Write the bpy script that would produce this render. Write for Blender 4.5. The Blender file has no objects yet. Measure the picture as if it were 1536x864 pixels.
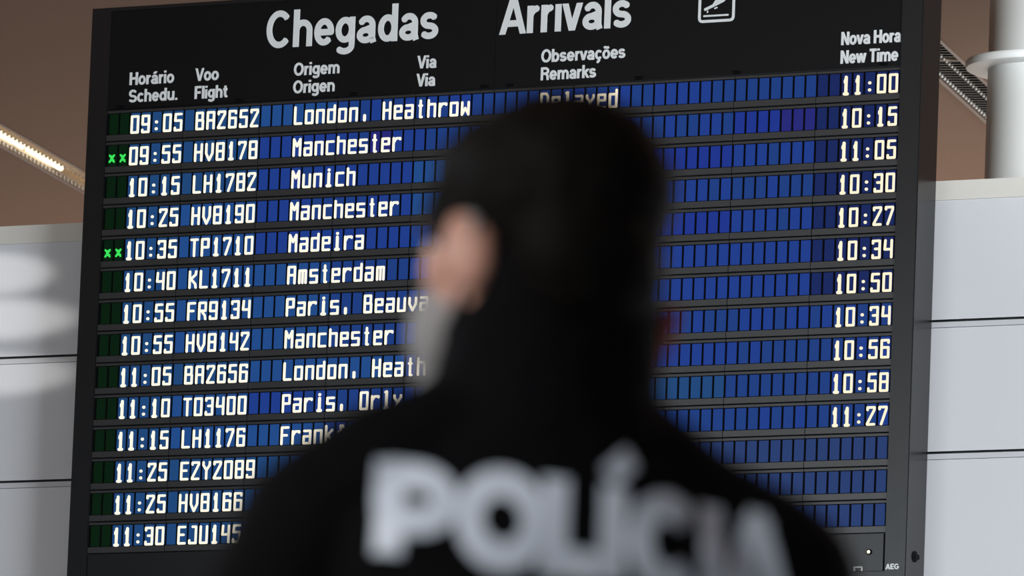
import bpy, bmesh, math, random
from math import sin, cos, pi, radians
from mathutils import Vector, Matrix, Euler
from mathutils.bvhtree import BVHTree
random.seed(7)
sc = bpy.context.scene
COL = sc.collection

def lin(r, g, b):
    f = lambda c: (c/255/12.92) if c/255 <= .04045 else ((c/255+.055)/1.055)**2.4
    return (f(r), f(g), f(b), 1)

# ---------------------------------------------------------------- camera
CZ = 0.5                                     # lens height above the floor
F = 13000.0                                  # focal length in pixels of the 1536 px wide frame
RIGHT = Vector((0.99926, -0.00554, 0.038051)); UP = Vector((-0.038452, -0.143957, 0.988837)); BACK = Vector((0.0, -0.989568, -0.144063))
cam = bpy.data.cameras.new('camera'); camo = bpy.data.objects.new('camera', cam); COL.objects.link(camo)
M = Matrix((RIGHT, UP, BACK)).transposed().to_4x4(); M.translation = Vector((0, 0, CZ))
camo.matrix_world = M
cam.sensor_width = 36; cam.lens = 36*F/1536; cam.clip_start = .1; cam.clip_end = 300
cam.dof.use_dof = True; cam.dof.focus_distance = 26.6; cam.dof.aperture_fstop = 9.6
sc.camera = camo
sc.view_settings.view_transform = 'Standard'; sc.view_settings.look = 'None'
sc.view_settings.exposure = 0; sc.view_settings.gamma = 1; sc.view_settings.use_curve_mapping = False

# ---------------------------------------------------------------- ambient light and added fill lamps
w = bpy.data.worlds.new('world'); sc.world = w; w.use_nodes = True
bg = w.node_tree.nodes['Background']; bg.inputs[0].default_value = (.80, .90, 1.0, 1); bg.inputs[1].default_value = 0.55

def area(name, loc, target, size, power, color):
    l = bpy.data.lights.new(name, 'AREA'); l.shape = 'RECTANGLE'; l.size, l.size_y = size; l.energy = power; l.color = color
    o = bpy.data.objects.new(name, l); COL.objects.link(o); o.location = loc
    o.rotation_euler = (Vector(target)-Vector(loc)).to_track_quat('-Z', 'Y').to_euler(); return o
area('wall_and_board_fill', (8.8, 13, 4.2), (2.6, 25.5, 3.8), (5, 2.6), 2150, (.86, .93, 1))  # added fill that brightens the wall and the board face
area('column_fill', (4.2, 18.5, 4.9), (2.1, 27.3, 5.15), (.8, .4), 9, (.95, 1, .98)).data.spread = radians(16)  # added narrow fill for the column; no fitting hangs there
area('ceiling_fill', (2.5, 34.5, 1.6), (2, 34, 9), (14, 5), 520, (1, .90, .80))  # added lamp brightening the ceiling from below, without a fitting
area('person_fill', (-4.5, 4.5, 4.2), (0, 7.4, 1.6), (1.8, 1.8), 235, (1, .97, .94))  # added fill on the person's cheek and back lettering

# ---------------------------------------------------------------- helpers
def cam_ray(x, y):
    return RIGHT*((x-768)/F) + UP*((432-y)/F) - BACK
def tag(o, label=None, cat=None, group=None, kind=None):
    if label: o['label'] = label
    if cat: o['category'] = cat
    if group: o['group'] = group
    if kind: o['kind'] = kind
    return o
def empty(name, loc=(0, 0, 0), rz=0):
    o = bpy.data.objects.new(name, None); COL.objects.link(o); o.location = loc; o.rotation_euler = (0, 0, rz)
    o.empty_display_size = .1; return o
def obj(name, bm, mats, parent=None, smooth=False, recalc=True):
    if recalc: bmesh.ops.recalc_face_normals(bm, faces=bm.faces)
    me = bpy.data.meshes.new(name); bm.to_mesh(me); bm.free()
    for m in (mats if isinstance(mats, (list, tuple)) else [mats]): me.materials.append(m)
    if smooth:
        for p in me.polygons: p.use_smooth = True
    o = bpy.data.objects.new(name, me); COL.objects.link(o)
    if parent: o.parent = parent
    return o
def box(bm, x0, x1, y0, y1, z0, z1, mi=0, bev=0):
    v = [bm.verts.new(p) for p in ((x0,y0,z0),(x1,y0,z0),(x1,y1,z0),(x0,y1,z0),(x0,y0,z1),(x1,y0,z1),(x1,y1,z1),(x0,y1,z1))]
    fs = [bm.faces.new([v[i] for i in q]) for q in ((0,3,2,1),(4,5,6,7),(0,1,5,4),(1,2,6,5),(2,3,7,6),(3,0,4,7))]
    for f in fs: f.material_index = mi
    if bev:
        es = {e for f in fs for e in f.edges}
        bmesh.ops.bevel(bm, geom=list(es), offset=bev, segments=2, affect='EDGES')
def lathe(bm, prof, seg=64, cx=0, cy=0):
    rings = [[bm.verts.new((cx+r*cos(2*pi*k/seg), cy+r*sin(2*pi*k/seg), z)) for k in range(seg)] for r, z in prof]
    for a, b in zip(rings, rings[1:]):
        for k in range(seg): bm.faces.new((a[k], a[(k+1) % seg], b[(k+1) % seg], b[k]))
    bm.faces.new(rings[0][::-1]); bm.faces.new(rings[-1])

# ---------------------------------------------------------------- materials
def mat(name, col, rough=.5, metal=0, spec=.5, emit=None, estr=0, noise=0, nscale=40, bump=0, bscale=200, coat=0):
    m = bpy.data.materials.new(name); m.use_nodes = True; nt = m.node_tree; b = nt.nodes['Principled BSDF']
    b.inputs['Roughness'].default_value = rough; b.inputs['Metallic'].default_value = metal
    b.inputs['Specular IOR Level'].default_value = spec; b.inputs['Coat Weight'].default_value = coat
    tc = nt.nodes.new('ShaderNodeTexCoord')
    if noise:
        n = nt.nodes.new('ShaderNodeTexNoise'); n.inputs['Scale'].default_value = nscale; n.inputs['Detail'].default_value = 4
        mx = nt.nodes.new('ShaderNodeMix'); mx.data_type = 'RGBA'
        mx.inputs['A'].default_value = tuple(c*(1-noise) for c in col[:3])+(1,); mx.inputs['B'].default_value = tuple(min(1, c*(1+noise)) for c in col[:3])+(1,)
        nt.links.new(tc.outputs['Object'], n.inputs['Vector']); nt.links.new(n.outputs['Fac'], mx.inputs['Factor'])
        nt.links.new(mx.outputs['Result'], b.inputs['Base Color'])
    else: b.inputs['Base Color'].default_value = col
    if bump:
        n2 = nt.nodes.new('ShaderNodeTexNoise'); n2.inputs['Scale'].default_value = bscale; n2.inputs['Detail'].default_value = 3
        bp = nt.nodes.new('ShaderNodeBump'); bp.inputs['Strength'].default_value = bump; bp.inputs['Distance'].default_value = .002
        nt.links.new(tc.outputs['Object'], n2.inputs['Vector']); nt.links.new(n2.outputs['Fac'], bp.inputs['Height']); nt.links.new(bp.outputs['Normal'], b.inputs['Normal'])
    if emit:
        b.inputs['Emission Color'].default_value = emit; b.inputs['Emission Strength'].default_value = estr
    return m
M_wall = mat('white_wall_panel', (.71, .72, .745, 1), .42, noise=.015, nscale=3)
M_joint = mat('dark_panel_joint', (.02, .025, .028, 1), .7)
M_cap = mat('cream_coping', (.76, .735, .67, 1), .5, noise=.03, nscale=8)
M_ceil = mat('brown_ceiling', (.190, .102, .060, 1), .8, noise=.06, nscale=60, bump=.15, bscale=90)
M_floor = mat('pale_stone_floor', (.42, .40, .38, 1), .35, noise=.12, nscale=6)
M_column = mat('grey_white_column_paint', (.84, .85, .84, 1), .45, noise=.02, nscale=6)
M_case = mat('black_powder_coat', (.007, .0073, .008, 1), .26, spec=.8, noise=.15, nscale=300, bump=.06, bscale=700)
M_head = mat('black_header_sheet', (.0045, .0048, .0055, 1), .27, spec=.4, noise=.1, nscale=200)
M_rail = mat('charcoal_rail', (.027, .027, .0275, 1), .30, spec=1, noise=.1, nscale=120)
M_void = mat('black_gap', (.003, .003, .004, 1), .7, spec=.1)
M_print = mat('pale_grey_print', (.86, .88, .87, 1), .5)
M_chrome = mat('pale_metal', (.6, .6, .58, 1), .3, metal=.8)
M_glyph = mat('lit_warm_white_character', (.02, .02, .02, 1), .5, emit=lin(255, 246, 222), estr=1.12)
M_glyph2 = mat('lit_amber_white_character', (.02, .02, .02, 1), .5, emit=lin(255, 238, 205), estr=1.08)
M_green = mat('lit_green_mark', (.01, .02, .01, 1), .5, emit=lin(50, 225, 85), estr=1.0)
M_led = mat('lit_lamp_dot', (.1, .1, .08, 1), .4, emit=lin(255, 250, 225), estr=1.2)
M_gwin = mat('dark_green_display', (.002, .004, .002, 1), .4, spec=.1, emit=lin(2, 26, 9), estr=1)
def blue(i, rgb): return mat('lit_blue_display_%s' % i, (.004, .005, .008, 1), .4, spec=.1, emit=lin(*rgb), estr=1)
BLUES = [blue('steel', (27, 68, 118)), blue('azure', (29, 72, 134)), blue('cobalt', (25, 58, 125)), blue('royal', (26, 57, 135)),
         blue('ultramarine', (25, 49, 136)), blue('violet', (34, 36, 116)), blue('navy', (17, 34, 90)), blue('dusk', (36, 58, 108)), blue('slate', (35, 62, 98))]

# ---------------------------------------------------------------- where the board stands
YAW = radians(-29.49066); CELL = .04; RP = .10092
BO = Vector((-0.07805, 26.37915, 4.37863+CZ))           # middle of the board, foot of its first row
U = Vector((cos(YAW), sin(YAW), 0)); NIN = Vector((-sin(YAW), cos(YAW), 0))   # along the board / into the wall
def bw(u, d, v): return BO + U*u + NIN*d + Vector((0, 0, v))

# ---------------------------------------------------------------- floor, ceiling, wall
bm = bmesh.new(); box(bm, -26, 26, -12, 62, -.1, 0); tag(obj('floor', bm, M_floor), kind='structure')

CEIL = 5 + CZ
SLOT = Vector((.243, .97, 0)).normalized(); SLOTX = Vector((SLOT.y, -SLOT.x, 0)); SW = .135
def slot_rect(px, py, back, fwd):
    """corners of a ceiling slot whose near right edge runs through the sight line of (px, py)"""
    d = cam_ray(px, py); p = Vector((0, 0, CZ)) + d*((CEIL-CZ)/d.z)
    return p - SLOT*back, p + SLOT*fwd
slots = [slot_rect(64, 222.5, 6.0, 2.2), slot_rect(1440, 90.5, 6.0, 2.9)]
bm = bmesh.new()
def loop(bm, pts):
    v = [bm.verts.new(p) for p in pts]; return [bm.edges.new((v[i], v[(i+1) % len(v)])) for i in range(len(v))]
edges = loop(bm, [(-26, -12, CEIL), (26, -12, CEIL), (26, 62, CEIL), (-26, 62, CEIL)])
for a, b in slots:
    edges += loop(bm, [a, b, b-SLOTX*SW, a-SLOTX*SW])
bmesh.ops.triangle_fill(bm, use_beauty=True, edges=edges)
ret = bmesh.ops.extrude_face_region(bm, geom=bm.faces[:])
for v in ret['geom']:
    if isinstance(v, bmesh.types.BMVert): v.co.z += .04
tag(obj('ceiling', bm, M_ceil), kind='structure')

# wall behind the board: a profile of panel courses run along the wall
WD = .122                                    # distance of the wall face behind the board face
JT = [-.680, -1.079, -1.478, -1.877, -2.276, -2.675, -3.074, -3.473, -3.872, -4.271]
top = -.255
prof = [(top, .20, 0), (top, .0, 0), (-.3135, .0, 0)]   # (height, depth behind face, material of the strip that follows)
cap_pts = [(top, WD+.20), (top, WD-.004), (-.3135, WD-.004), (-.3135, WD+.03), (-.33, WD+.03), (-.33, WD+.20)]
def wall_extrude(bm, pts, u0, u1, mids):
    a = [bm.verts.new(bw(u0, d, v)) for v, d in pts]; b = [bm.verts.new(bw(u1, d, v)) for v, d in pts]
    n = len(pts)
    for i in range(n):
        f = bm.faces.new((a[i], a[(i+1) % n], b[(i+1) % n], b[i])); f.material_index = mids[i] if mids else 0
    bm.faces.new(a[::-1]); bm.faces.new(b)
bm = bmesh.new(); wall_extrude(bm, cap_pts, -10.1, 16, None)
tag(obj('trim_1', bm, M_cap), kind='structure')
pts = [(-.3305, WD+.17), (-.3305, WD+.002), (-.315, WD+.002)]; mids = [0, 0, 0]
pts = [(-.3305, WD+.17), (-.3305, WD+.0305), (-.314, WD+.0305), (-.314, WD)]; mids = [0, 0, 0, 0]
for j in JT:
    pts += [(j+.0035, WD), (j+.0035, WD+.02), (j-.0035, WD+.02), (j-.0035, WD+.003), (j-.0205, WD-.003), (j-.0205, WD+.0015), (j-.0220, WD+.0015), (j-.0220, WD)]
    mids += [1, 1, 1, 0, 0, 1, 0, 0]
pts += [(-BO.z, WD), (-BO.z, WD+.17)]; mids += [0, 0]
bm = bmesh.new(); wall_extrude(bm, pts, -10.1, 16, mids)
tag(obj('wall_back', bm, [M_wall, M_joint]), kind='structure')

# dark side wall and glowing window, added out of view for the board's reflections
WX = -8.9; wy0, wy1, wz0, wz1 = 11.5, 19.7, .5, 5.15
M_side = mat('dark_side_wall', (.05, .047, .045, 1), .7); M_paneglow = mat('glowing_reflection_pane', (.1, .1, .1, 1), .2, emit=(.86, .94, 1, 1), estr=3.4); M_fr = mat('dark_window_frame', (.03, .03, .032, 1), .4)
bm = bmesh.new()
for y0, y1, z0, z1 in ((-12, wy0, 0, CEIL), (wy1, 62, 0, CEIL), (wy0, wy1, 0, wz0), (wy0, wy1, wz1, CEIL)): box(bm, WX-.2, WX, y0, y1, z0, z1)
tag(obj('wall_left', bm, M_side), kind='structure')
bm = bmesh.new(); box(bm, WX-.14, WX-.12, wy0, wy1, wz0, wz1); win = tag(obj('reflection_window', bm, M_paneglow), kind='structure')
bm = bmesh.new()
for i in range(6):
    y = wy0+.03+(wy1-wy0-.06)*i/5; box(bm, WX-.11, WX-.03, y-.03, y+.03, wz0, wz1)
for z in (wz0+.03, wz1-.03): box(bm, WX-.1, WX-.04, wy0, wy1, z-.03, z+.03)
obj('reflection_window_frame', bm, M_fr, win)

# spot lamps shaped into sunlit bands on the far-left wall; no louvres exist
for k, (px, py, hx, hy, pw) in enumerate([(-4, 411, 50, 19, 1.3), (-4, 479, 54, 15, 1.4), (-4, 562, 52, 15, 1.2)]):
    d = cam_ray(px, py); o0 = Vector((0, 0, CZ)); wp = bw(0, WD, 0)
    p = o0 + d*((wp-o0).dot(NIN)/d.dot(NIN))
    l = bpy.data.lights.new('sun_band_spot', 'SPOT'); l.energy = 900*pw; l.spot_blend = .75; l.shadow_soft_size = .02; l.color = (1, .98, .95)
    so = bpy.data.objects.new('sun_band_spot', l); COL.objects.link(so)
    so.location = p - NIN*9 - U*2.4 + Vector((0, 0, .6))
    R = math.hypot(9, 2.4); ang = math.atan(hy/490*1.7/R)*2; l.spot_size = max(ang, radians(1))
    so.rotation_euler = (p-so.location).to_track_quat('-Z', 'Y').to_euler(); so.scale = (hx/hy/.86, 1, 1)

# ---------------------------------------------------------------- column behind the wall
d = cam_ray(1575, 100); CD = 27.3; cp = Vector((0, 0, CZ)) + d*CD; k = F/CD
col = empty('column', (cp.x, cp.y, 0))
tag(col, 'grey white round column with a flared collar, rising behind the white wall at right', 'column')
bm = bmesh.new(); lathe(bm, [(93/k, 0), (93/k, CEIL)], 96); o = obj('shaft', bm, M_column, col)
for p in o.data.polygons: p.use_smooth = len(p.vertices) == 4
zr = cp.z; RR = 127/k
bm = bmesh.new(); lathe(bm, [(93/k, zr-.018), (RR-.012, zr-.018), (RR-.003, zr-.014), (RR, zr-.006), (RR, zr+.004), (RR-.004, zr+.010), (88/k, zr+.012)], 128)
o = obj('collar', bm, M_column, col)
for p in o.data.polygons: p.use_smooth = len(p.vertices) == 4
o.modifiers.new('edge', 'EDGE_SPLIT').split_angle = radians(40)

# ---------------------------------------------------------------- slot lights in the ceiling
M_alu = mat('satin_louvre_metal', (.55, .53, .50, 1), .35, metal=.7)
M_black = mat('black_louvre_metal', (.035, .031, .028, 1), .5)
M_trimb = mat('brown_edge_trim', (.16, .10, .07, 1), .45)
M_refl = mat('warm_reflector', (.80, .66, .50, 1), .45)
M_tube = mat('lit_fluorescent_tube', (.9, .9, .85, 1), .4, emit=lin(255, 236, 196), estr=2.0)
M_dark = mat('unlit_recess', (.012, .010, .009, 1), .7)
def slot_fitting(name, rect, lit, label):
    a, b = rect; L = (b-a).length; base = a - SLOTX*SW/2
    e = empty(name, base, math.atan2(SLOT.y, SLOT.x)); tag(e, label, 'ceiling light')
    h = SW/2-.001                                  # local x along the slot, y across it, z up
    bm = bmesh.new(); t = .004; H = .16
    box(bm, 0, L, -h, -h+t, .001, H); box(bm, 0, L, h-t, h, .001, H); box(bm, 0, L, -h, h, H, H+t); box(bm, 0, t, -h, h, .001, H); box(bm, L-t, L, -h, h, .001, H)
    obj('housing', bm, M_refl if lit else M_dark, e)
    bm = bmesh.new()
    for s in (-1, 1): box(bm, -.01, L+.01, s*(h+.007)-.007, s*(h+.007)+.007, -.004, 0)
    obj('edge_trim', bm, M_trimb, e)
    bm = bmesh.new()                               # cross blades; in the unlit fitting paler lower edges stand in for caught light
    n = int(L/.048); ya, yb = (-h+.005, -.022) if lit else (-h+.005, h-.005)
    for i in range(1, n):
        x = i*L/n; box(bm, x-.0025, x+.0025, ya, yb, .012, .035); box(bm, x-.005, x+.005, ya, yb, .006, .0115, 1)
        if lit: box(bm, x-.003, x+.003, yb, h-.005, .034, .05)
    obj('louvre_blades', bm, [M_refl, M_refl] if lit else [M_dark, M_black], e)
    bm = bmesh.new()                               # beaded rails under the blades
    for y in ((-.020, h-.010) if lit else (-.014, h-.009)):
        box(bm, .005, L-.005, y-.003, y+.003, .010, .03)
        for i in range(1, n):
            x = (i+.5)*L/n
            if x < L-.03: bmesh.ops.create_icosphere(bm, subdivisions=1, radius=.007, matrix=Matrix.Translation((x, y, .003)))
    obj('beaded_rail', bm, M_alu, e)
    if lit:
        for x0, ln in ((L-2.2-.50, .55), (L-2.2+.12, .42), (L-2.2-1.2, .6), (L-2.2-1.9, .6), (L-2.2-2.6, .6)):
            bm = bmesh.new(); bmesh.ops.create_cone(bm, cap_ends=True, segments=20, radius1=.011, radius2=.011, depth=ln, matrix=Matrix.Translation((x0+ln/2, .026, .016)) @ Matrix.Rotation(pi/2, 4, 'Y'))
            obj('lamp_tube', bm, M_tube, e, True)
        for i in range(int(L/1.3)):  # further tubes added higher up to light the inside of the housing
            bm = bmesh.new(); bmesh.ops.create_cone(bm, cap_ends=True, segments=16, radius1=.012, radius2=.012, depth=1.2, matrix=Matrix.Translation((.7+i*1.3, -.03, .11)) @ Matrix.Rotation(pi/2, 4, 'Y')); obj('lamp_tube', bm, M_tube, e, True)
    else:
        bm = bmesh.new(); box(bm, L-2.9, L-2.89, -h, h, .0, .05); obj('cross_bar', bm, mat('cross_bar_metal', (.42, .33, .25, 1), .4), e)
    return e
slot_fitting('ceiling_light', slots[0], True, 'lit strip light with warm glowing louvre, recessed in the brown ceiling at left')
slot_fitting('ceiling_light', slots[1], False, 'unlit dark louvred strip light, recessed in the brown ceiling beside the column')

# ================================================================ ARRIVALS BOARD
board = empty('arrivals_board', BO, YAW)
tag(board, 'large black airport arrivals board with lit blue rows of flights, mounted on the white wall', 'arrivals board')
X0, X1 = -1.4045, 1.4045; XO = 1.4755; ZT = .410; ZB = -1.535; FR = -.006; BD = WD-.0055
bm = bmesh.new()
def frame(bm, xo, zt, zb, xi, zti, zbi, y0, y1):
    o_ = [(-xo, zb), (xo, zb), (xo, zt), (-xo, zt)]; i_ = [(-xi, zbi), (xi, zbi), (xi, zti), (-xi, zti)]
    vs = [[bm.verts.new((x, y, z)) for x, z in ring] for ring, y in ((o_, y0), (i_, y0), (i_, y1), (o_, y1))]
    for a in range(4):
        A, B = vs[a], vs[(a+1) % 4]
        for k in range(4): bm.faces.new((A[k], A[(k+1) % 4], B[(k+1) % 4], B[k]))
frame(bm, XO, ZT, ZB, X1, .398, -1.449, FR, .012)
bmesh.ops.bevel(bm, geom=[e for e in bm.edges if all(abs(v.co.y-FR) < 1e-5 and abs(abs(v.co.x)-XO) < 1e-4 for v in e.verts)], offset=.003, segments=2, affect='EDGES')
obj('bezel', bm, M_case, board)
bm = bmesh.new(); box(bm, -XO+.001, XO-.001, .0125, BD, ZB+.001, ZT-.001); obj('casing', bm, M_case, board)
bm = bmesh.new()                                     # keyhole on the right side of the casing
bmesh.ops.create_cone(bm, cap_ends=True, segments=24, radius1=.017, radius2=.017, depth=.003, matrix=Matrix.Translation((XO, .052, -1.40)) @ Matrix.Rotation(pi/2, 4, 'Y'))
box(bm, XO+.001, XO+.004, .047, .075, -1.407, -1.393); obj('side_lock', bm, M_void, board)
# header: two sheets meeting at a seam
for x0, x1 in ((X0, -.0022), (-.0010, X1)):
    bm = bmesh.new(); box(bm, x0, x1, 0, .012, .0835, .398); obj('header_panel', bm, M_head, board)
for cx in (-1.352, -.918, -.502, -.035, .055, .508, .846, 1.345):   # spring clips along the foot of the header
    bm = bmesh.new(); box(bm, cx-.012, cx+.012, -.004, 0, .0835, .0885); box(bm, cx-.012, cx-.004, -.006, 0, .0885, .0945); box(bm, cx+.003, cx+.011, -.006, 0, .0885, .0935)
    obj('clip', bm, M_void, board)

# printed lettering
def E(cx, cz, rx, rz, a0, a1, n=14): return [(cx+rx*cos(radians(a0+(a1-a0)*i/n)), cz+rz*sin(radians(a0+(a1-a0)*i/n))) for i in range(n+1)]
OBOWL = E(.30, .36, .20, .28, 0, 360, 28); BIGO = E(.39, .5, .29, .42, 0, 360, 36)
def arch(x, w_): return [(x, .30)] + E(x+w_/2, .42, w_/2, .22, 180, 0) + [(x+w_, 0)]
SMALL_A = [E(.29, .46, .17, .18, 155, 0) + [(.46, .14), (.50, .0)], E(.27, .21, .17, .135, 80, 360+25, 24) + [(.45, .36)], E(.27, .21, .17, .135, 60, 90, 3) + [(.45, .41)]]
SANS = {  # centre lines of a bold grotesque; capitals run from 0 to 1
 'C': (.76, [E(.39, .5, .29, .42, 42, 318, 28)]), 'h': (.62, [[(.12, 0), (.12, 1)], arch(.12, .38)]), 'e': (.60, [[(.11, .35), (.50, .35)] + E(.30, .36, .20, .28, 0, 318, 24)]),
 'g': (.62, [E(.30, .38, .19, .26, 0, 360, 24), [(.50, .72), (.50, -.03)] + E(.30, -.04, .20, .15, 0, -145)]), 'a': (.59, SMALL_A),
 'd': (.62, [E(.30, .36, .19, .28, 0, 360, 24), [(.50, 0), (.50, 1)]]), 'b': (.62, [E(.32, .36, .19, .28, 0, 360, 24), [(.12, 0), (.12, 1)]]),
 's': (.55, [E(.27, .495, .17, .14, 28, 270, 16) + E(.27, .22, .18, .135, 90, -152, 16)]), 'S': (.68, [E(.34, .70, .23, .215, 28, 270, 20) + E(.34, .285, .25, .20, 90, -152, 20)]),
 'A': (.72, [[(.07, 0), (.36, 1)], [(.65, 0), (.36, 1)], [(.17, .28), (.55, .28)]]), 'r': (.39, [[(.12, 0), (.12, .72)], [(.12, .30)] + E(.33, .40, .21, .24, 180, 95)]),
 'i': (.24, [[(.12, 0), (.12, .72)], [(.12, .84), (.12, 1)]]), 'l': (.24, [[(.12, 0), (.12, 1)]]), 'v': (.54, [[(.07, .72), (.27, 0)], [(.47, .72), (.27, 0)]]),
 'w': (.80, [[(.07, .72), (.23, 0)], [(.40, .72), (.23, 0)], [(.40, .72), (.57, 0)], [(.73, .72), (.57, 0)]]), 'H': (.70, [[(.12, 0), (.12, 1)], [(.58, 0), (.58, 1)], [(.12, .52), (.58, .52)]]),
 'o': (.60, [OBOWL]), '.': (.26, [[(.13, 0), (.13, .17)]]), 'c': (.56, [E(.30, .36, .20, .28, 45, 315, 22)]), 'u': (.62, [[(.12, .72), (.12, .30)] + E(.31, .29, .19, .21, 180, 360) + [(.50, .35)], [(.50, 0), (.50, .72)]]),
 'V': (.66, [[(.07, 1), (.33, 0)], [(.59, 1), (.33, 0)]]), 'F': (.60, [[(.12, 0), (.12, 1)], [(.12, .92), (.56, .92)], [(.12, .50), (.50, .50)]]),
 't': (.37, [[(.19, .92), (.19, .20)] + E(.30, .20, .11, .12, 180, 270, 6) + [(.35, .085)], [(.03, .64), (.35, .64)]]), 'O': (.78, [BIGO]), 'm': (.92, [[(.12, 0), (.12, .72)], arch(.12, .34), arch(.46, .34)]),
 'n': (.62, [[(.12, 0), (.12, .72)], arch(.12, .38)]), 'R': (.70, [[(.12, 0), (.12, 1)], [(.12, .915), (.38, .915)] + E(.38, .71, .20, .205, 90, -90, 12) + [(.12, .505)], [(.40, .50), (.50, .42), (.56, .30), (.58, 0)]]),
 'k': (.56, [[(.12, 0), (.12, 1)], [(.48, .70), (.14, .30)], [(.24, .44), (.50, .0)]]), 'N': (.70, [[(.12, 0), (.12, 1)], [(.12, 1), (.58, 0)], [(.58, 0), (.58, 1)]]), 'T': (.62, [[(.31, 0), (.31, 1)], [(.04, .92), (.58, .92)]]),
 'E': (.62, [[(.12, 0), (.12, 1)], [(.12, .91), (.58, .91)], [(.12, .5), (.54, .5)], [(.12, .09), (.58, .09)]]), 'G': (.78, [E(.39, .5, .29, .41, 42, 345, 28) + [(.68, .46), (.42, .46)]]), ' ': (.26, [])}
SANS['\u00e1'] = (.59, SMALL_A + [[(.26, .80), (.38, .98)]]); SANS['\u00e7'] = (.56, SANS['c'][1] + [[(.32, .06), (.34, -.06), (.26, -.19), (.16, -.19)]])
SANS['\u00f5'] = (.60, [OBOWL, [(.12, .84), (.20, .91), (.30, .88), (.40, .85), (.48, .92)]])
def lettering(name, body, x0, x1, base, cap, parent, m, y=-.0014, stroke=.185):
    """flat letters from x0 to x1 with capitals of the given height"""
    pts, pen = [], 0.0
    for ch in body:
        adv, sts = SANS[ch]; pts.append((pen, sts)); pen += adv
    first = min(x for p0, st in pts[:1] for q in st for x, z in q)-stroke*.45; last = pts[-1][0]+max(x for q in pts[-1][1] for x, z in q)+stroke*.45
    sx = (x1-x0)/(last-first); bm = bmesh.new()
    for p0, sts in pts:
        for st in sts:
            q = [(x0+(p0+x-first)*sx, base+z*cap) for x, z in st]
            thin = st and abs(st[0][0]-st[-1][0]) < 1e-6 and len(st) == 2
            ribbon(bm, q, stroke*cap*(.96 if thin else .92), y, 0 if y > -.004 else FR, False, 'inner')
    return obj(name, bm, m, parent)

import itertools
LAYER = itertools.count()
# flat bars along a polyline in the x-z plane, with eight-sided joints
def ribbon(bm, pts, wd, yf, y1, closed=False, caps=True):
    n = len(pts); segs = [(pts[i], pts[(i+1) % n]) for i in range(n if closed else n-1)]
    def slab(poly):
        y0 = yf - (next(LAYER) % 61)*1.5e-5          # pieces lie a hair apart so none share a plane
        a = [bm.verts.new((x, y0, z)) for x, z in poly]; b = [bm.verts.new((x, y1, z)) for x, z in poly]; m_ = len(poly)
        bm.faces.new(a); bm.faces.new(b[::-1])
        for i in range(m_): bm.faces.new((a[i], b[i], b[(i+1) % m_], a[(i+1) % m_]))
    for (xa, za), (xb, zb) in segs:
        L = math.hypot(xb-xa, zb-za)
        if L < 1e-7: continue
        nx, nz = -(zb-za)/L*wd/2, (xb-xa)/L*wd/2
        if caps == 'inner' and n == 2 and abs(zb-za) > abs(xb-xa)*.6: nx, nz = -wd/2*L/(zb-za), 0      # level ends on stems and diagonals
        slab([(xa+nx, za+nz), (xb+nx, zb+nz), (xb-nx, zb-nz), (xa-nx, za-nz)])
    if caps:
        shut = math.hypot(pts[0][0]-pts[-1][0], pts[0][1]-pts[-1][1]) < 1e-6
        for x, z in (pts[1:-1] if caps == 'inner' and not shut else pts):
            slab([(x+wd/2*1.03*cos(pi/8+k*pi/4), z+wd/2*1.03*sin(pi/8+k*pi/4)) for k in range(8)])
for body, x0, x1, base, cap, bold in [
        ('Chegadas', -.8295, -.2075, .2485, .119, .026), ('Arrivals', .0100, .4725, .2485, .119, .026),
        ('Hor\u00e1rio', -1.3270, -1.1620, .1570, .0405, .022), ('Schedu.', -1.3270, -1.1470, .1015, .0405, .022),
        ('Voo', -1.0845, -.9975, .1580, .0405, .022), ('Flight', -1.0835, -.9600, .1008, .0405, .022),
        ('Origem', -.7235, -.5575, .1570, .0405, .022), ('Origen', -.7235, -.5725, .1008, .0405, .022),
        ('Via', -.2785, -.2085, .1570, .0405, .022), ('Via', -.2785, -.2105, .1003, .0405, .022),
        ('Observa\u00e7\u00f5es', .1620, .4570, .1540, .0405, .022), ('Remarks', .1627, .3570, .0982, .0405, .022),
        ('Nova Hora', 1.1990, 1.4015, .1545, .0405, .022), ('New Time', 1.1988, 1.3930, .0975, .0405, .022)]:
    lettering('lettering', body, x0, x1, base, cap, board, M_print, stroke=.185 if cap > .1 else .205)
lettering('maker_lettering', 'AEG', 1.4080, 1.4535, -1.4440, .0165, board, M_print, y=FR-.0006, stroke=.22)

# landing pictogram: rounded square, aircraft coming down, runway line
pic = []
px0, px1, pz0, pz1, pr = .7095, .8265, .2525, .3760, .010
for cx, cz_, a0 in ((px1-pr, pz0+pr, -90), (px1-pr, pz1-pr, 0), (px0+pr, pz1-pr, 90), (px0+pr, pz0+pr, 180)):
    pic += [(cx+pr*cos(radians(a0+t)), cz_+pr*sin(radians(a0+t))) for t in (0, 30, 60, 90)]
bm = bmesh.new(); ribbon(bm, pic, .0085, -.0012, 0, True)
ribbon(bm, [(.7255, .2690), (.8075, .2690)], .0055, -.0012, 0)
def poly(bm, pts, y0, y1):
    a = [bm.verts.new((x, y0, z)) for x, z in pts]; b = [bm.verts.new((x, y1, z)) for x, z in pts]; bm.faces.new(a); bm.faces.new(b[::-1])
    for i in range(len(pts)): bm.faces.new((a[i], b[i], b[(i+1) % len(pts)], a[(i+1) % len(pts)]))
ribbon(bm, [(.7290, .2895), (.7560, .3000), (.7900, .3140), (.8100, .3330)], .0085, -.0012, 0)     # body
poly(bm, [(.7530, .3030), (.7760, .3060), (.8010, .3560), (.7900, .3560)], -.0012, 0)             # wing
poly(bm, [(.7980, .3180), (.8085, .3270), (.8190, .3560), (.8120, .3560)], -.0012, 0)             # tail
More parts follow.
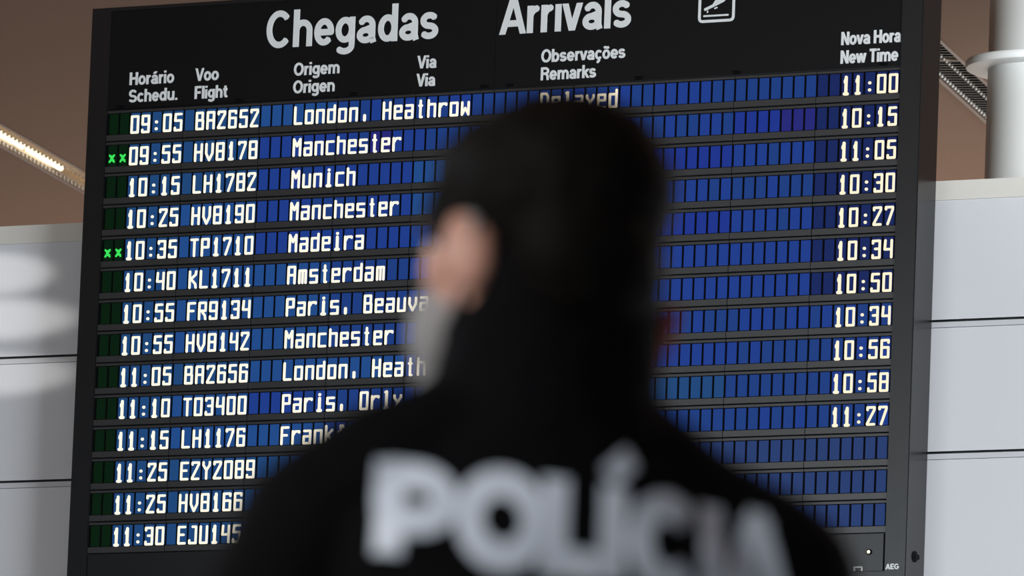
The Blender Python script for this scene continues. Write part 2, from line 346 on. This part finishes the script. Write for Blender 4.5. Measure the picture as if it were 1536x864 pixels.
ribbon(bm, [(.7380, .2835), (.7365, .2805)], .004, -.0012, 0); ribbon(bm, [(.7620, .2910), (.7690, .2935)], .004, -.0012, 0)
obj('landing_pictogram', bm, M_print, board)

# lower panel with lamp and latch
bm = bmesh.new(); box(bm, X0+.002, 1.3955, 0, .012, -1.4465, -1.3345); obj('lower_panel', bm, M_case, board)
bm = bmesh.new(); bmesh.ops.create_cone(bm, cap_ends=True, segments=20, radius1=.0085, radius2=.0085, depth=.004, matrix=Matrix.Translation((1.3490, -.002, -1.3895)) @ Matrix.Rotation(pi/2, 4, 'X'))
lr = obj('lamp_ring', bm, M_void, board)
bm = bmesh.new(); bmesh.ops.create_uvsphere(bm, u_segments=16, v_segments=8, radius=.0052, matrix=Matrix.Translation((1.3490, -.0045, -1.3895))); obj('status_lamp', bm, M_led, lr, True)
bm = bmesh.new()
for x0, x1, z0, z1 in ((1.301, 1.3055, -1.4465, -1.4330), (1.3265, 1.331, -1.4465, -1.4330), (1.301, 1.331, -1.4365, -1.4330)): box(bm, x0, x1, -.006, 0, z0, z1)
obj('latch', bm, M_chrome, board)

# characters of the display, as strokes on a 4 by 8 grid
G = {
 '0': [[(0,0),(0,8),(4,8),(4,0),(0,0)]], '1': [[(2,0),(2,8)],[(1.1,0),(2.9,0)],[(2,7.2),(1.4,6.4),(1.4,5.6)]],
 '2': [[(0,6.9),(0,8),(4,8),(4,6.9),(0,.4),(0,0),(4,0)]], '3': [[(0,6.9),(0,8),(4,8),(4,0),(0,0),(0,1.2)],[(1.4,4.2),(4,4.2)]],
 '4': [[(.3,8),(0,3.8),(4,3.8)],[(4,8),(4,0)]], '5': [[(4,8),(.3,8),(.1,4.8),(4,4.8),(4,0),(0,0),(0,1.2)]],
 '6': [[(4,6.9),(4,8),(0,8),(0,0),(4,0),(4,4.6),(0,4.6)]], '7': [[(0,7.1),(0,8),(4,8),(4,7),(1.2,0)]],
 '8': [[(0,0),(0,8),(4,8),(4,0),(0,0)],[(0,4.2),(4,4.2)]], '9': [[(4,3.8),(0,3.8),(0,8),(4,8),(4,0),(0,0),(0,1.1)]],
 ':': [[(1.9,1.3),(2.1,1.3)],[(1.9,4.7),(2.1,4.7)]], 'A': [[(0,0),(0,8),(4,8),(4,0)],[(0,4),(4,4)]],
 'B': [[(0,0),(0,8),(3.7,8),(3.7,4.3),(4,3.9),(4,0),(0,0)],[(0,4.3),(3.7,4.3)]], 'D': [[(0,0),(0,8),(3,8),(4,6.6),(4,0),(0,0)]],
 'E': [[(4,8),(0,8),(0,0),(4,0)],[(0,4.2),(3.2,4.2)]], 'F': [[(4,8),(0,8),(0,0)],[(0,4.2),(3.2,4.2)]],
 'H': [[(0,0),(0,8)],[(4,0),(4,8)],[(0,4.2),(4,4.2)]], 'J': [[(1.8,8),(4,8),(4,0),(0,0),(0,1.3)]],
 'K': [[(0,0),(0,8)],[(4,8),(3.7,6.4),(.6,4.2)],[(.6,4.4),(3.6,1.8),(4,0)]], 'L': [[(0,8),(0,0),(4,0)]],
 'M': [[(0,0),(0,8),(2,4.6),(4,8),(4,0)]], 'O': [[(0,0),(0,8),(4,8),(4,0),(0,0)]], 'P': [[(0,0),(0,8),(4,8),(4,4),(0,4)]],
 'R': [[(0,0),(0,8),(4,8),(4,4.1),(0,4.1)],[(1.3,4.1),(3.6,1.8),(4,0)]], 'T': [[(0,8),(4,8)],[(2,8),(2,0)]], 'U': [[(0,8),(0,0),(4,0),(4,8)]],
 'V': [[(0,8),(0,3.4),(2,0),(4,3.4),(4,8)]], 'Y': [[(0,8),(0,6.6),(2,4.2),(4,6.6),(4,8)],[(2,4.2),(2,0)]], 'Z': [[(0,7.1),(0,8),(4,8),(4,7.1),(0,.5),(0,0),(4,0)]],
 'a': [[(.2,6),(4,6),(4,0),(0,0),(0,3.3),(4,3.3)]], 'c': [[(4,6),(0,6),(0,0),(4,0)]], 'd': [[(4,8),(4,0),(0,0),(0,6),(4,6)]],
 'e': [[(4,0),(0,0),(0,6),(4,6),(4,3.3),(0,3.3)]], 'f': [[(3.6,7.2),(3.4,8),(2,8),(2,0)],[(.8,5),(3.4,5)]], 'h': [[(0,0),(0,8)],[(0,6),(4,6),(4,0)]],
 'i': [[(2,0),(2,6)],[(1.1,0),(2.9,0)],[(1.95,7.8),(2.05,7.8)]], 'k': [[(0,0),(0,8)],[(3.8,6),(.6,3.2)],[(1.4,3.6),(4,0)]],
 'l': [[(2,0),(2,8)],[(1.1,0),(2.9,0)],[(1.4,7.8),(2,7.8)]], 'm': [[(0,0),(0,6),(4,6),(4,0)],[(2,6),(2,0)]], 'n': [[(0,0),(0,6),(4,6),(4,0)]],
 'o': [[(0,0),(0,6),(4,6),(4,0),(0,0)]], 'r': [[(0,0),(0,6)],[(0,3.9),(1.5,5.9),(4,5.9),(4,5.4)]], 's': [[(4,6),(0,6),(0,3.2),(4,3.2),(4,0),(0,0)]],
 't': [[(2,0),(2,8)],[(1.2,5.6),(2.8,5.6)],[(2,0),(2.9,0)]], 'u': [[(0,6),(0,0),(4,0),(4,6)]], 'v': [[(0,6),(0,3.2),(2,0),(4,3.2),(4,6)]],
 'w': [[(0,6),(0,0),(2,3.2),(4,0),(4,6)]], 'y': [[(0,6),(0,5),(2,2.6),(4,5),(4,6)],[(2,2.6),(1.2,0)]], ',': [[(2,0),(2,2.2)]],
 '*': [[(.6,1.6),(3.4,4.9)],[(3.4,1.6),(.6,4.9)],[(1.2,2.4),(3.2,2.4)],[(2,3),(2,4.4)]]}
UZ = .0064; UX = .0057; GX = .0086; GZ = .0043; STK = .0075
def glyphs(name, text, c0, m, parent, stk=STK):
    bm = bmesh.new()
    for i, ch in enumerate(text):
        if ch == ' ': continue
        x0 = -1.4 + (c0+i)*CELL + GX
        for st in G[ch]:
            pts = [(x0+x*UX, GZ+z*UZ) for x, z in st]
            wd = stk*1.25 if ch in '1:il,' else stk
            ribbon(bm, pts, wd, -.0016, .0004)
    return obj(name, bm, m, parent)
ROWS = [('09:05', 'BA2652', 'London, Heathrow', 'Delayed', '11:00', 0), ('09:55', 'HV8178', 'Manchester', '', '10:15', 1),
        ('10:15', 'LH1782', 'Munich', '', '11:05', 0), ('10:25', 'HV8190', 'Manchester', '', '10:30', 0), ('10:35', 'TP1710', 'Madeira', '', '10:27', 1),
        ('10:40', 'KL1711', 'Amsterdam', '', '10:34', 0), ('10:55', 'FR9134', 'Paris, Beauva', '', '10:50', 0), ('10:55', 'HV8142', 'Manchester', '', '10:34', 0),
        ('11:05', 'BA2656', 'London, Heath', '', '10:56', 0), ('11:10', 'TO3400', 'Paris, Orly', '', '10:58', 0), ('11:15', 'LH1176', 'Frankf', '', '11:27', 0),
        ('11:25', 'EZY2089', '', '', '', 0), ('11:25', 'HV8166', '', '', '', 0), ('11:30', 'EJU145', '', '', '', 0)]
HUE = ['0 0 1 2 2 2 2 3 2 6', '0 0 3 3 2 2 2 2 4 6', '0 0 3 3 1 2 3 4 3 6', '0 1 3 2 1 2 3 3 2 6', '0 1 3 3 2 2 3 4 3 6', '0 1 1 2 2 2 3 3 3 6', '0 1 1 2 2 2 3 3 3 6',
       '0 1 1 2 2 2 3 2 3 2', '0 0 1 1 2 2 3 3 2 2', '0 1 3 2 2 2 2 0 2 2', '0 1 1 2 2 2 2 2 2 2', '0 0 0 0 2 2 2 7 7 7', '0 0 0 0 2 2 7 7 7 7', '0 0 0 0 2 2 7 7 7 7']
for r, (tm, fl, org, rem, new, mark) in enumerate(ROWS):
    z = -r*RP
    bm = bmesh.new()                                    # the row's tray: black back, grey rail below and narrow rail above, cut at each module
    box(bm, X0+.001, X1-.001, .004, .012, -.0205, .0805, 1)
    for k_ in range(10):
        a, b = -1.4+k_*.28+.0012-(.004 if k_ == 0 else 0), -1.4+(k_+1)*.28-.0012+(.004 if k_ == 9 else 0)
        box(bm, a, b, -.003, .004, -.0195, -.0010, 0); box(bm, a, b, -.002, .004, .0695, .0768, 0)
    row = obj('flight_row', bm, [M_rail, M_void], board); row.location = (0, 0, z)
    hues = [int(h) for h in HUE[r].split()]
    bm = bmesh.new()
    for c in range(2): box(bm, -1.4+c*CELL+.0045, -1.4+c*CELL+.0355, .0005, .004, .002, .067)
    obj('status_window', bm, M_gwin, row)
    bm = bmesh.new()
    for c in range(2, 70):
        h = hues[c//7]
        if h in (2, 3) and random.random() < .12: h = 5-h
        if r == 1 and c in (24, 25, 60, 61, 62): h = 5
        box(bm, -1.4+c*CELL+.0045, -1.4+c*CELL+.0355, .0005, .004, .002, .067, h)
    obj('display_window', bm, BLUES, row)
    glyphs('time_lettering', tm, 2, M_glyph, row); glyphs('flight_lettering', fl, 8, M_glyph, row)
    pos = 17
    for word in org.split(' '):
        if word: glyphs('origin_lettering', word, pos, M_glyph, row)
        pos += len(word)+1
    if rem: glyphs('remark_lettering', rem, 39, M_glyph2, row)
    if new: glyphs('new_time_lettering', new, 65, M_glyph2, row)
    if mark: glyphs('status_mark', '**', 0, M_green, row, .0058)

# ================================================================ PERSON
PD = 7.37
neck_w = Vector((0, 0, CZ)) + cam_ray(836, 548)*PD
M_skin = mat('skin', (.58, .31, .235, 1), .5, noise=.06, nscale=30)
M_jacket = mat('black_jacket_cloth', (.0028, .0030, .0040, 1), .8, spec=.06, noise=.2, nscale=90, bump=.3, bscale=350)
M_hair = mat('black_hair', (.0032, .0026, .0022, 1), .65, spec=.08, noise=.3, nscale=150, bump=.5, bscale=260)
M_trouser = mat('black_trouser_cloth', (.010, .010, .013, 1), .8, noise=.2, nscale=90)
M_boot = mat('black_boot_leather', (.012, .012, .012, 1), .35)
M_mask = mat('pale_mask_fabric', (.29, .29, .295, 1), .8, noise=.04, nscale=60)
M_back = mat('silver_white_reflective_lettering', (.68, .78, .92, 1), .45, noise=.04, nscale=60)
M_eye = mat('eye_white', (.75, .72, .70, 1), .2)
M_iris = mat('dark_brown_iris', (.03, .015, .008, 1), .15)
M_redpiece = mat('dark_red_piece', (.36, .035, .02, 1), .7)

BODY_YAW = radians(12); LEAN = radians(4.4)
NZ = neck_w.z
PELV = Vector((0, 0, .98))
def T_upper():
    return Matrix.Translation(PELV) @ Matrix.Rotation(LEAN, 4, 'Y') @ Matrix.Translation(-PELV) @ Matrix.Rotation(BODY_YAW, 4, 'Z')
TU = T_upper()
NB = Vector((0, 0, NZ))                      # neck base before leaning
nb_leaned = TU @ NB
root = Vector((neck_w.x-nb_leaned.x, neck_w.y-nb_leaned.y, 0))
person = empty('person', root)
tag(person, 'person seen from behind, black jacket lettered POL\u00cdCIA, pale mask, head turned left', 'person')
HEAD_C = NB + Vector((-.031, .015, .106))
TH = TU @ Matrix.Rotation(-BODY_YAW, 4, 'Z') @ Matrix.Translation(HEAD_C) @ Matrix.Rotation(radians(11), 4, 'Y') @ Matrix.Rotation(radians(42), 4, 'Z') @ Matrix.Rotation(radians(-21), 4, 'X') @ Matrix.Scale(1.06, 4)
TL = Matrix.Identity(4)

def ell(bm, c, r, T, rot=None):
    m_ = T @ Matrix.Translation(c) @ (rot.to_matrix().to_4x4() if rot else Matrix.Identity(4)) @ Matrix.Diagonal((*r, 1))
    bmesh.ops.create_icosphere(bm, subdivisions=4, radius=1, matrix=m_)
def capsule(bm, p, q, r0, r1, T, seg=20):
    p, q = Vector(p), Vector(q); ax = (q-p).normalized(); L = (q-p).length
    u_ = ax.orthogonal().normalized(); v_ = ax.cross(u_); rings = []
    def ring(o_, r_): rings.append([bm.verts.new(T @ (o_ + (u_*cos(2*pi*k/seg)+v_*sin(2*pi*k/seg))*r_)) for k in range(seg)])
    for a in (-80, -55, -30): ring(p+ax*(sin(radians(a))*r0), r0*cos(radians(a)))
    for t in (0, .5, 1): ring(p+ax*L*t, r0+(r1-r0)*t)
    for a in (30, 55, 80): ring(q+ax*(sin(radians(a))*r1), r1*cos(radians(a)))
    for A, B in zip(rings, rings[1:]):
        for k in range(seg): bm.faces.new((A[k], A[(k+1) % seg], B[(k+1) % seg], B[k]))
    bm.faces.new(rings[0][::-1]); bm.faces.new(rings[-1])
def chain(bm, pts, T):
    for (p, r0), (q, r1) in zip(pts, pts[1:]): capsule(bm, p, q, r0, r1, T)
def loft(bm, secs, T, seg=40, exp=2.3):
    rings = []
    for cx, cy, z, rx, ry in secs:
        rg = []
        for k in range(seg):
            a = 2*pi*k/seg; c, s = cos(a), sin(a)
            rg.append(bm.verts.new(T @ Vector((cx+rx*math.copysign(abs(c)**(2/exp), c), cy+ry*math.copysign(abs(s)**(2/exp), s), z))))
        rings.append(rg)
    for A, B in zip(rings, rings[1:]):
        for k in range(seg): bm.faces.new((A[k], A[(k+1) % seg], B[(k+1) % seg], B[k]))
    bm.faces.new(rings[0][::-1]); bm.faces.new(rings[-1])
def fused(name, bm, m, voxel, smooth, parent, noise=None):
    o = obj(name, bm, m, None)
    rm = o.modifiers.new('fuse', 'REMESH'); rm.mode = 'VOXEL'; rm.voxel_size = voxel; rm.use_smooth_shade = True
    if smooth: s = o.modifiers.new('soften', 'SMOOTH'); s.factor = .5; s.iterations = smooth
    if noise:
        tx = bpy.data.textures.new(name+'_folds', 'CLOUDS'); tx.noise_scale = noise[1]; tx.noise_depth = 2
        dm = o.modifiers.new('folds', 'DISPLACE'); dm.texture = tx; dm.strength = noise[0]; dm.mid_level = .5; dm.texture_coords = 'LOCAL'
    dg = bpy.context.evaluated_depsgraph_get(); dg.update()
    me = bpy.data.meshes.new_from_object(o.evaluated_get(dg)); o.modifiers.clear(); old = o.data; o.data = me; bpy.data.meshes.remove(old); me.name = name
    for p in me.polygons: p.use_smooth = True
    o.parent = parent; return o
S = Vector
# --- body: head, neck, trunk, arms, hands and legs in one surface
bm = bmesh.new()
ell(bm, (0, -.012, .026), (.075, .094, .088), TH)
ell(bm, (0, .034, -.040), (.060, .060, .082), TH)
ell(bm, (0, .050, -.030), (.052, .046, .050), TH)
ell(bm, (0, .066, -.100), (.030, .028, .024), TH)
for s in (-1, 1):
    ell(bm, (s*.046, .040, -.025), (.024, .034, .026), TH)
    ell(bm, (s*.078, -.004, -.034), (.011, .022, .036), TH, Euler((radians(-12), 0, radians(s*-24))))
    ell(bm, (s*.072, .000, -.052), (.009, .012, .014), TH)
    capsule(bm, (s*.014, .087, .020), (s*.046, .074, .022), .012, .010, TH)
    capsule(bm, (s*.050, .000, -.075), (s*.022, .062, -.104), .020, .020, TH)
chain(bm, [((0, .092, .012), .010), ((0, .112, -.034), .014)], TH)
for s in (-1, 1): ell(bm, (s*.013, .100, -.036), (.010, .012, .009), TH)
capsule(bm, (-.018, .090, -.066), (.018, .090, -.066), .007, .007, TH); capsule(bm, (-.015, .088, -.078), (.015, .088, -.078), .008, .008, TH)
hn = TU.inverted() @ (TH @ S((0, -.035, -.055))); hn2 = TU.inverted() @ (TH @ S((0, -.015, -.080)))
capsule(bm, hn, NB+S((0, .0, -.05)), .058, .066, TU); capsule(bm, hn2, NB+S((0, .025, -.05)), .050, .062, TU)
Z = lambda d_: NZ + d_
loft(bm, [(0, 0, .90, .155, .11), (0, 0, 1.05, .145, .105), (0, 0, Z(-.28), .155, .11), (0, 0, Z(-.17), .16, .11), (0, 0, Z(-.09), .10, .08), (0, 0, Z(-.04), .06, .06)], TU)
def hand(bm, s, wrist, T):
    w_ = Vector(wrist)
    loft(bm, [(w_.x, w_.y, w_.z+.01, .017, .026), (w_.x, w_.y+.002, w_.z-.02, .018, .032), (w_.x-s*.002, w_.y+.004, w_.z-.06, .017, .042), (w_.x-s*.006, w_.y+.004, w_.z-.095, .014, .041)], T, 24)
    for i, (dy, l) in enumerate(((.034, .072), (.012, .082), (-.010, .076), (-.031, .060))):
        a = S((w_.x-s*.005, w_.y+.004+dy, w_.z-.088)); b = a+S((-s*.006, dy*.12, -l*.45)); c = b+S((-s*.016, dy*.05, -l*.30)); e = c+S((-s*.018, 0, -l*.18))
        chain(bm, [(a, .0095), (b, .0088), (c, .0080), (e, .0070)], T)
    a = S((w_.x-s*.004, w_.y+.028, w_.z-.025)); b = a+S((-s*.010, .028, -.030)); c = b+S((-s*.010, .012, -.032)); e = c+S((-s*.006, .003, -.022))
    chain(bm, [(a, .015), (b, .012), (c, .010), (e, .008)], T)
ARM = {}
for s in (-1, 1):
    sh, elb, wr = S((.205 if s > 0 else -.182, 0, Z(-.157 if s > 0 else -.168))), S((s*.255, -.025, Z(-.430))), S((s*.262, .075, Z(-.675)))
    ARM[s] = (sh, elb, wr)
    chain(bm, [((s*.10, 0, Z(-.12)), .06), (sh, .056), (elb, .042), (wr, .026)], TU)
    hand(bm, s, wr, TU)
    hip, kn, an = S((s*.095, 0, .90)), S((s*.115, .015, .50)), S((s*.12, -.02, .09))
    chain(bm, [(hip, .088), (kn, .056), ((s*.12, -.005, .36), .054), (an, .036)], TL)
    capsule(bm, (s*.12, -.03, .05), (s*.14, .12, .04), .032, .030, TL)
ell(bm, (0, 0, .92), (.165, .115, .11), TL)
body = fused('body', bm, M_skin, .0052, 2, person)

# --- eyes, hair, mask
for s in (-1, 1):
    bm = bmesh.new(); ell(bm, (s*.031, .076, .002), (.0125, .0125, .0125), TH); eye = obj('eye', bm, M_eye, body, True)
    bm = bmesh.new(); ell(bm, (s*.031, .0860, .001), (.0058, .0032, .0058), TH); obj('iris', bm, M_iris, eye, True)
    bm = bmesh.new(); capsule(bm, (s*.016, .0935, .026), (s*.045, .0815, .028), .004, .003, TH, 12); obj('eyebrow', bm, M_hair, body, True)
bm = bmesh.new()
ell(bm, (0, -.024, .030), (.089, .102, .090), TH)
ell(bm, (0, .016, .068), (.070, .076, .046), TH)
ell(bm, (0, -.060, -.030), (.071, .058, .072), TH)
for s in (-1, 1): ell(bm, (s*.067, .012, .012), (.022, .046, .036), TH)
hair = fused('hair', bm, M_hair, .005, 3, person, (.007, .02))
bm = bmesh.new()
ell(bm, (0, .056, -.066), (.060, .060, .060), TH); ell(bm, (0, .074, -.113), (.040, .040, .036), TH); ell(bm, (0, .092, -.050), (.030, .030, .034), TH)
mask = fused('face_mask', bm, M_mask, .004, 6, person)
tag(mask, 'pale blue grey face mask')
for s in (-1, 1):
    bm = bmesh.new(); chain(bm, [((s*.060, .050, -.040), .0022), ((s*.080, .012, .004), .0022), ((s*.084, -.016, -.012), .0022), ((s*.079, -.012, -.050), .0022), ((s*.060, .040, -.088), .0022)], TH)
    obj('ear_loop', bm, M_mask, mask, True)

# --- jacket
bm = bmesh.new()
loft(bm, [(0, 0, .79, .216, .162), (0, 0, .86, .212, .158), (0, 0, 1.02, .190, .140), (0, 0, Z(-.30), .198, .142), (0, -.006, Z(-.22), .208, .145), (0, -.008, Z(-.165), .200, .138),
          (0, -.004, Z(-.115), .158, .122), (0, .0, Z(-.070), .118, .104), (0, .006, Z(-.025), .092, .094)], TU, 48, 2.2)
for s in (-1, 1):
    sh, elb, wr = ARM[s]
    chain(bm, [((s*.045, -.004, Z(-.080)), .078), ((s*.125, -.003, Z(-.128 if s > 0 else -.120)), .076), (sh, .076), (elb+S((0, 0, .08)), .068), (elb, .062), (wr+S((0, -.005, .05)), .050), (wr+S((0, 0, .012)), .044)], TU)
# standing collar, higher at the nape than at the throat
rings = [(NB+S((-.006, -.004, -.045)), .100, .094, 0), (NB+S((-.007, .000, -.005)), .096, .088, -.012), (NB+S((-.007, .004, .022)), .094, .086, -.026), (NB+S((-.006, .006, .044)), .092, .085, -.054)]
seg = 48; vr = []
for c_, rx, ry, dz in rings:
    vr.append([bm.verts.new(TU @ (c_ + S((rx*cos(2*pi*k/seg), ry*sin(2*pi*k/seg), dz*sin(2*pi*k/seg)*1.2)))) for k in range(seg)])
for A, B in zip(vr, vr[1:]):
    for k in range(seg): bm.faces.new((A[k], A[(k+1) % seg], B[(k+1) % seg], B[k]))
bm.faces.new(vr[0][::-1]); bm.faces.new(vr[-1])
jacket = fused('jacket', bm, M_jacket, .0065, 6, person, (.008, .09))

bm = bmesh.new(); chain(bm, [((.088, .02, .012), .007), ((.097, .015, .060), .008)], TU @ Matrix.Translation(NB)); tag(obj('red_glow_piece', bm, M_redpiece, jacket, True), 'dark red piece standing in for a red glow beside the collar')  # guessed shape for an unclear red glow; no tab is known here

# --- POLICIA lettering laid on the back of the jacket
def arc(cx, cz_, rx, rz, a0, a1, n=18): return [(cx+rx*cos(radians(a0+(a1-a0)*i/n)), cz_+rz*sin(radians(a0+(a1-a0)*i/n))) for i in range(n+1)]
LH = .082; SW_ = .026
letters = [  # strokes in letter space: x from the left of the word, z from the baseline
    [[(.012, .012), (.012, LH-.010)], [(.012, LH-.010), (.036, LH-.010)]+arc(.036, LH-.030, .026, .020, 90, -90)+[(.012, LH-.050)]],
    [arc(.117, LH/2, .032, LH/2-.009, 0, 360, 36)],
    [[(.168, LH-.010), (.168, .011), (.203, .011)]],
    [[(.228, .012), (.228, LH-.010)], [(.228, LH+.014), (.240, LH+.024)]],
    [arc(.286, LH/2, .030, LH/2-.009, 48, 312, 26)],
    [[(.337, .012), (.337, LH-.010)]],
    [[(.362, .012), (.388, LH-.010), (.414, .012)], [(.372, .030), (.404, .030)]]]
me = jacket.data; tree = BVHTree.FromPolygons([v.co for v in me.vertices], [p.vertices for p in me.polygons])
TW = .426; TS = .362/TW; word_c = NB + S((.022, 0, -.152)); dirf = (TU.to_3x3() @ S((0, 1, 0))).normalized()
bm = bmesh.new()
def strip(bm, pts, wd):
    # dense quads along the stroke, seven across, square ends and overlapping joints
    out = []
    for (xa, za), (xb, zb) in zip(pts, pts[1:]):
        L = math.hypot(xb-xa, zb-za)
        if L < 1e-6: continue
        tx, tz = (xb-xa)/L, (zb-za)/L; n = max(1, int(L/.004)); ext = wd*.42 if len(pts) < 6 else .001
        x_a, z_a, LL = xa-tx*ext, za-tz*ext, L+2*ext; n = max(1, int(LL/.004))
        g = [[(x_a+tx*LL*i/n - tz*wd*(j/6-.5), z_a+tz*LL*i/n + tx*wd*(j/6-.5)) for j in range(7)] for i in range(n+1)]
        out.append(g)
    return out
for li, L_ in enumerate(letters):
    for st in L_:
        for g in strip(bm, st, SW_ if li != 3 or st[0][1] < LH else .020):
            top_, bot_ = [], []
            for rowp in g:
                ra, rb = [], []
                for x, z in rowp:
                    o_ = TU @ (word_c + S(((x-TW/2)*TS, -.5, z-LH/2)))
                    hit, nrm, _, _ = tree.ray_cast(o_, dirf)
                    if hit is None: hit, nrm = o_+dirf*.4, -dirf
                    ra.append(bm.verts.new(hit - dirf*.0035)); rb.append(bm.verts.new(hit + dirf*.002))
                top_.append(ra); bot_.append(rb)
            n, m_ = len(top_)-1, 6
            for i in range(n):
                for j in range(m_):
                    bm.faces.new((top_[i][j], top_[i][j+1], top_[i+1][j+1], top_[i+1][j])); bm.faces.new((bot_[i][j], bot_[i+1][j], bot_[i+1][j+1], bot_[i][j+1]))
                bm.faces.new((top_[i][0], top_[i+1][0], bot_[i+1][0], bot_[i][0])); bm.faces.new((top_[i][m_], bot_[i][m_], bot_[i+1][m_], top_[i+1][m_]))
            for j in range(m_):
                bm.faces.new((top_[0][j], bot_[0][j], bot_[0][j+1], top_[0][j+1])); bm.faces.new((top_[n][j], top_[n][j+1], bot_[n][j+1], bot_[n][j]))
bm_ = bm
lt = obj('lettering', bm_, M_back, jacket); tag(lt, 'silver white word POL\u00cdCIA across the back')
# --- trousers, boots
bm = bmesh.new()
ell(bm, (0, 0, .92), (.165, .120, .11), TL)
for s in (-1, 1): chain(bm, [((s*.090, 0, .88), .090), ((s*.115, .015, .50), .080), ((s*.12, -.012, .14), .066)], TL)
obj_t = fused('trousers', bm, M_trouser, .008, 6, person, (.012, .08))
for s in (-1, 1):
    bm = bmesh.new(); chain(bm, [((s*.12, -.022, .20), .058), ((s*.12, -.025, .06), .052)], TL); capsule(bm, (s*.12, -.045, .052), (s*.142, .150, .044), .050, .042, TL)
    bm2 = bm
    for v in bm2.verts: v.co.z = max(v.co.z, .0)
    fused('boot', bm2, M_boot, .006, 3, person)
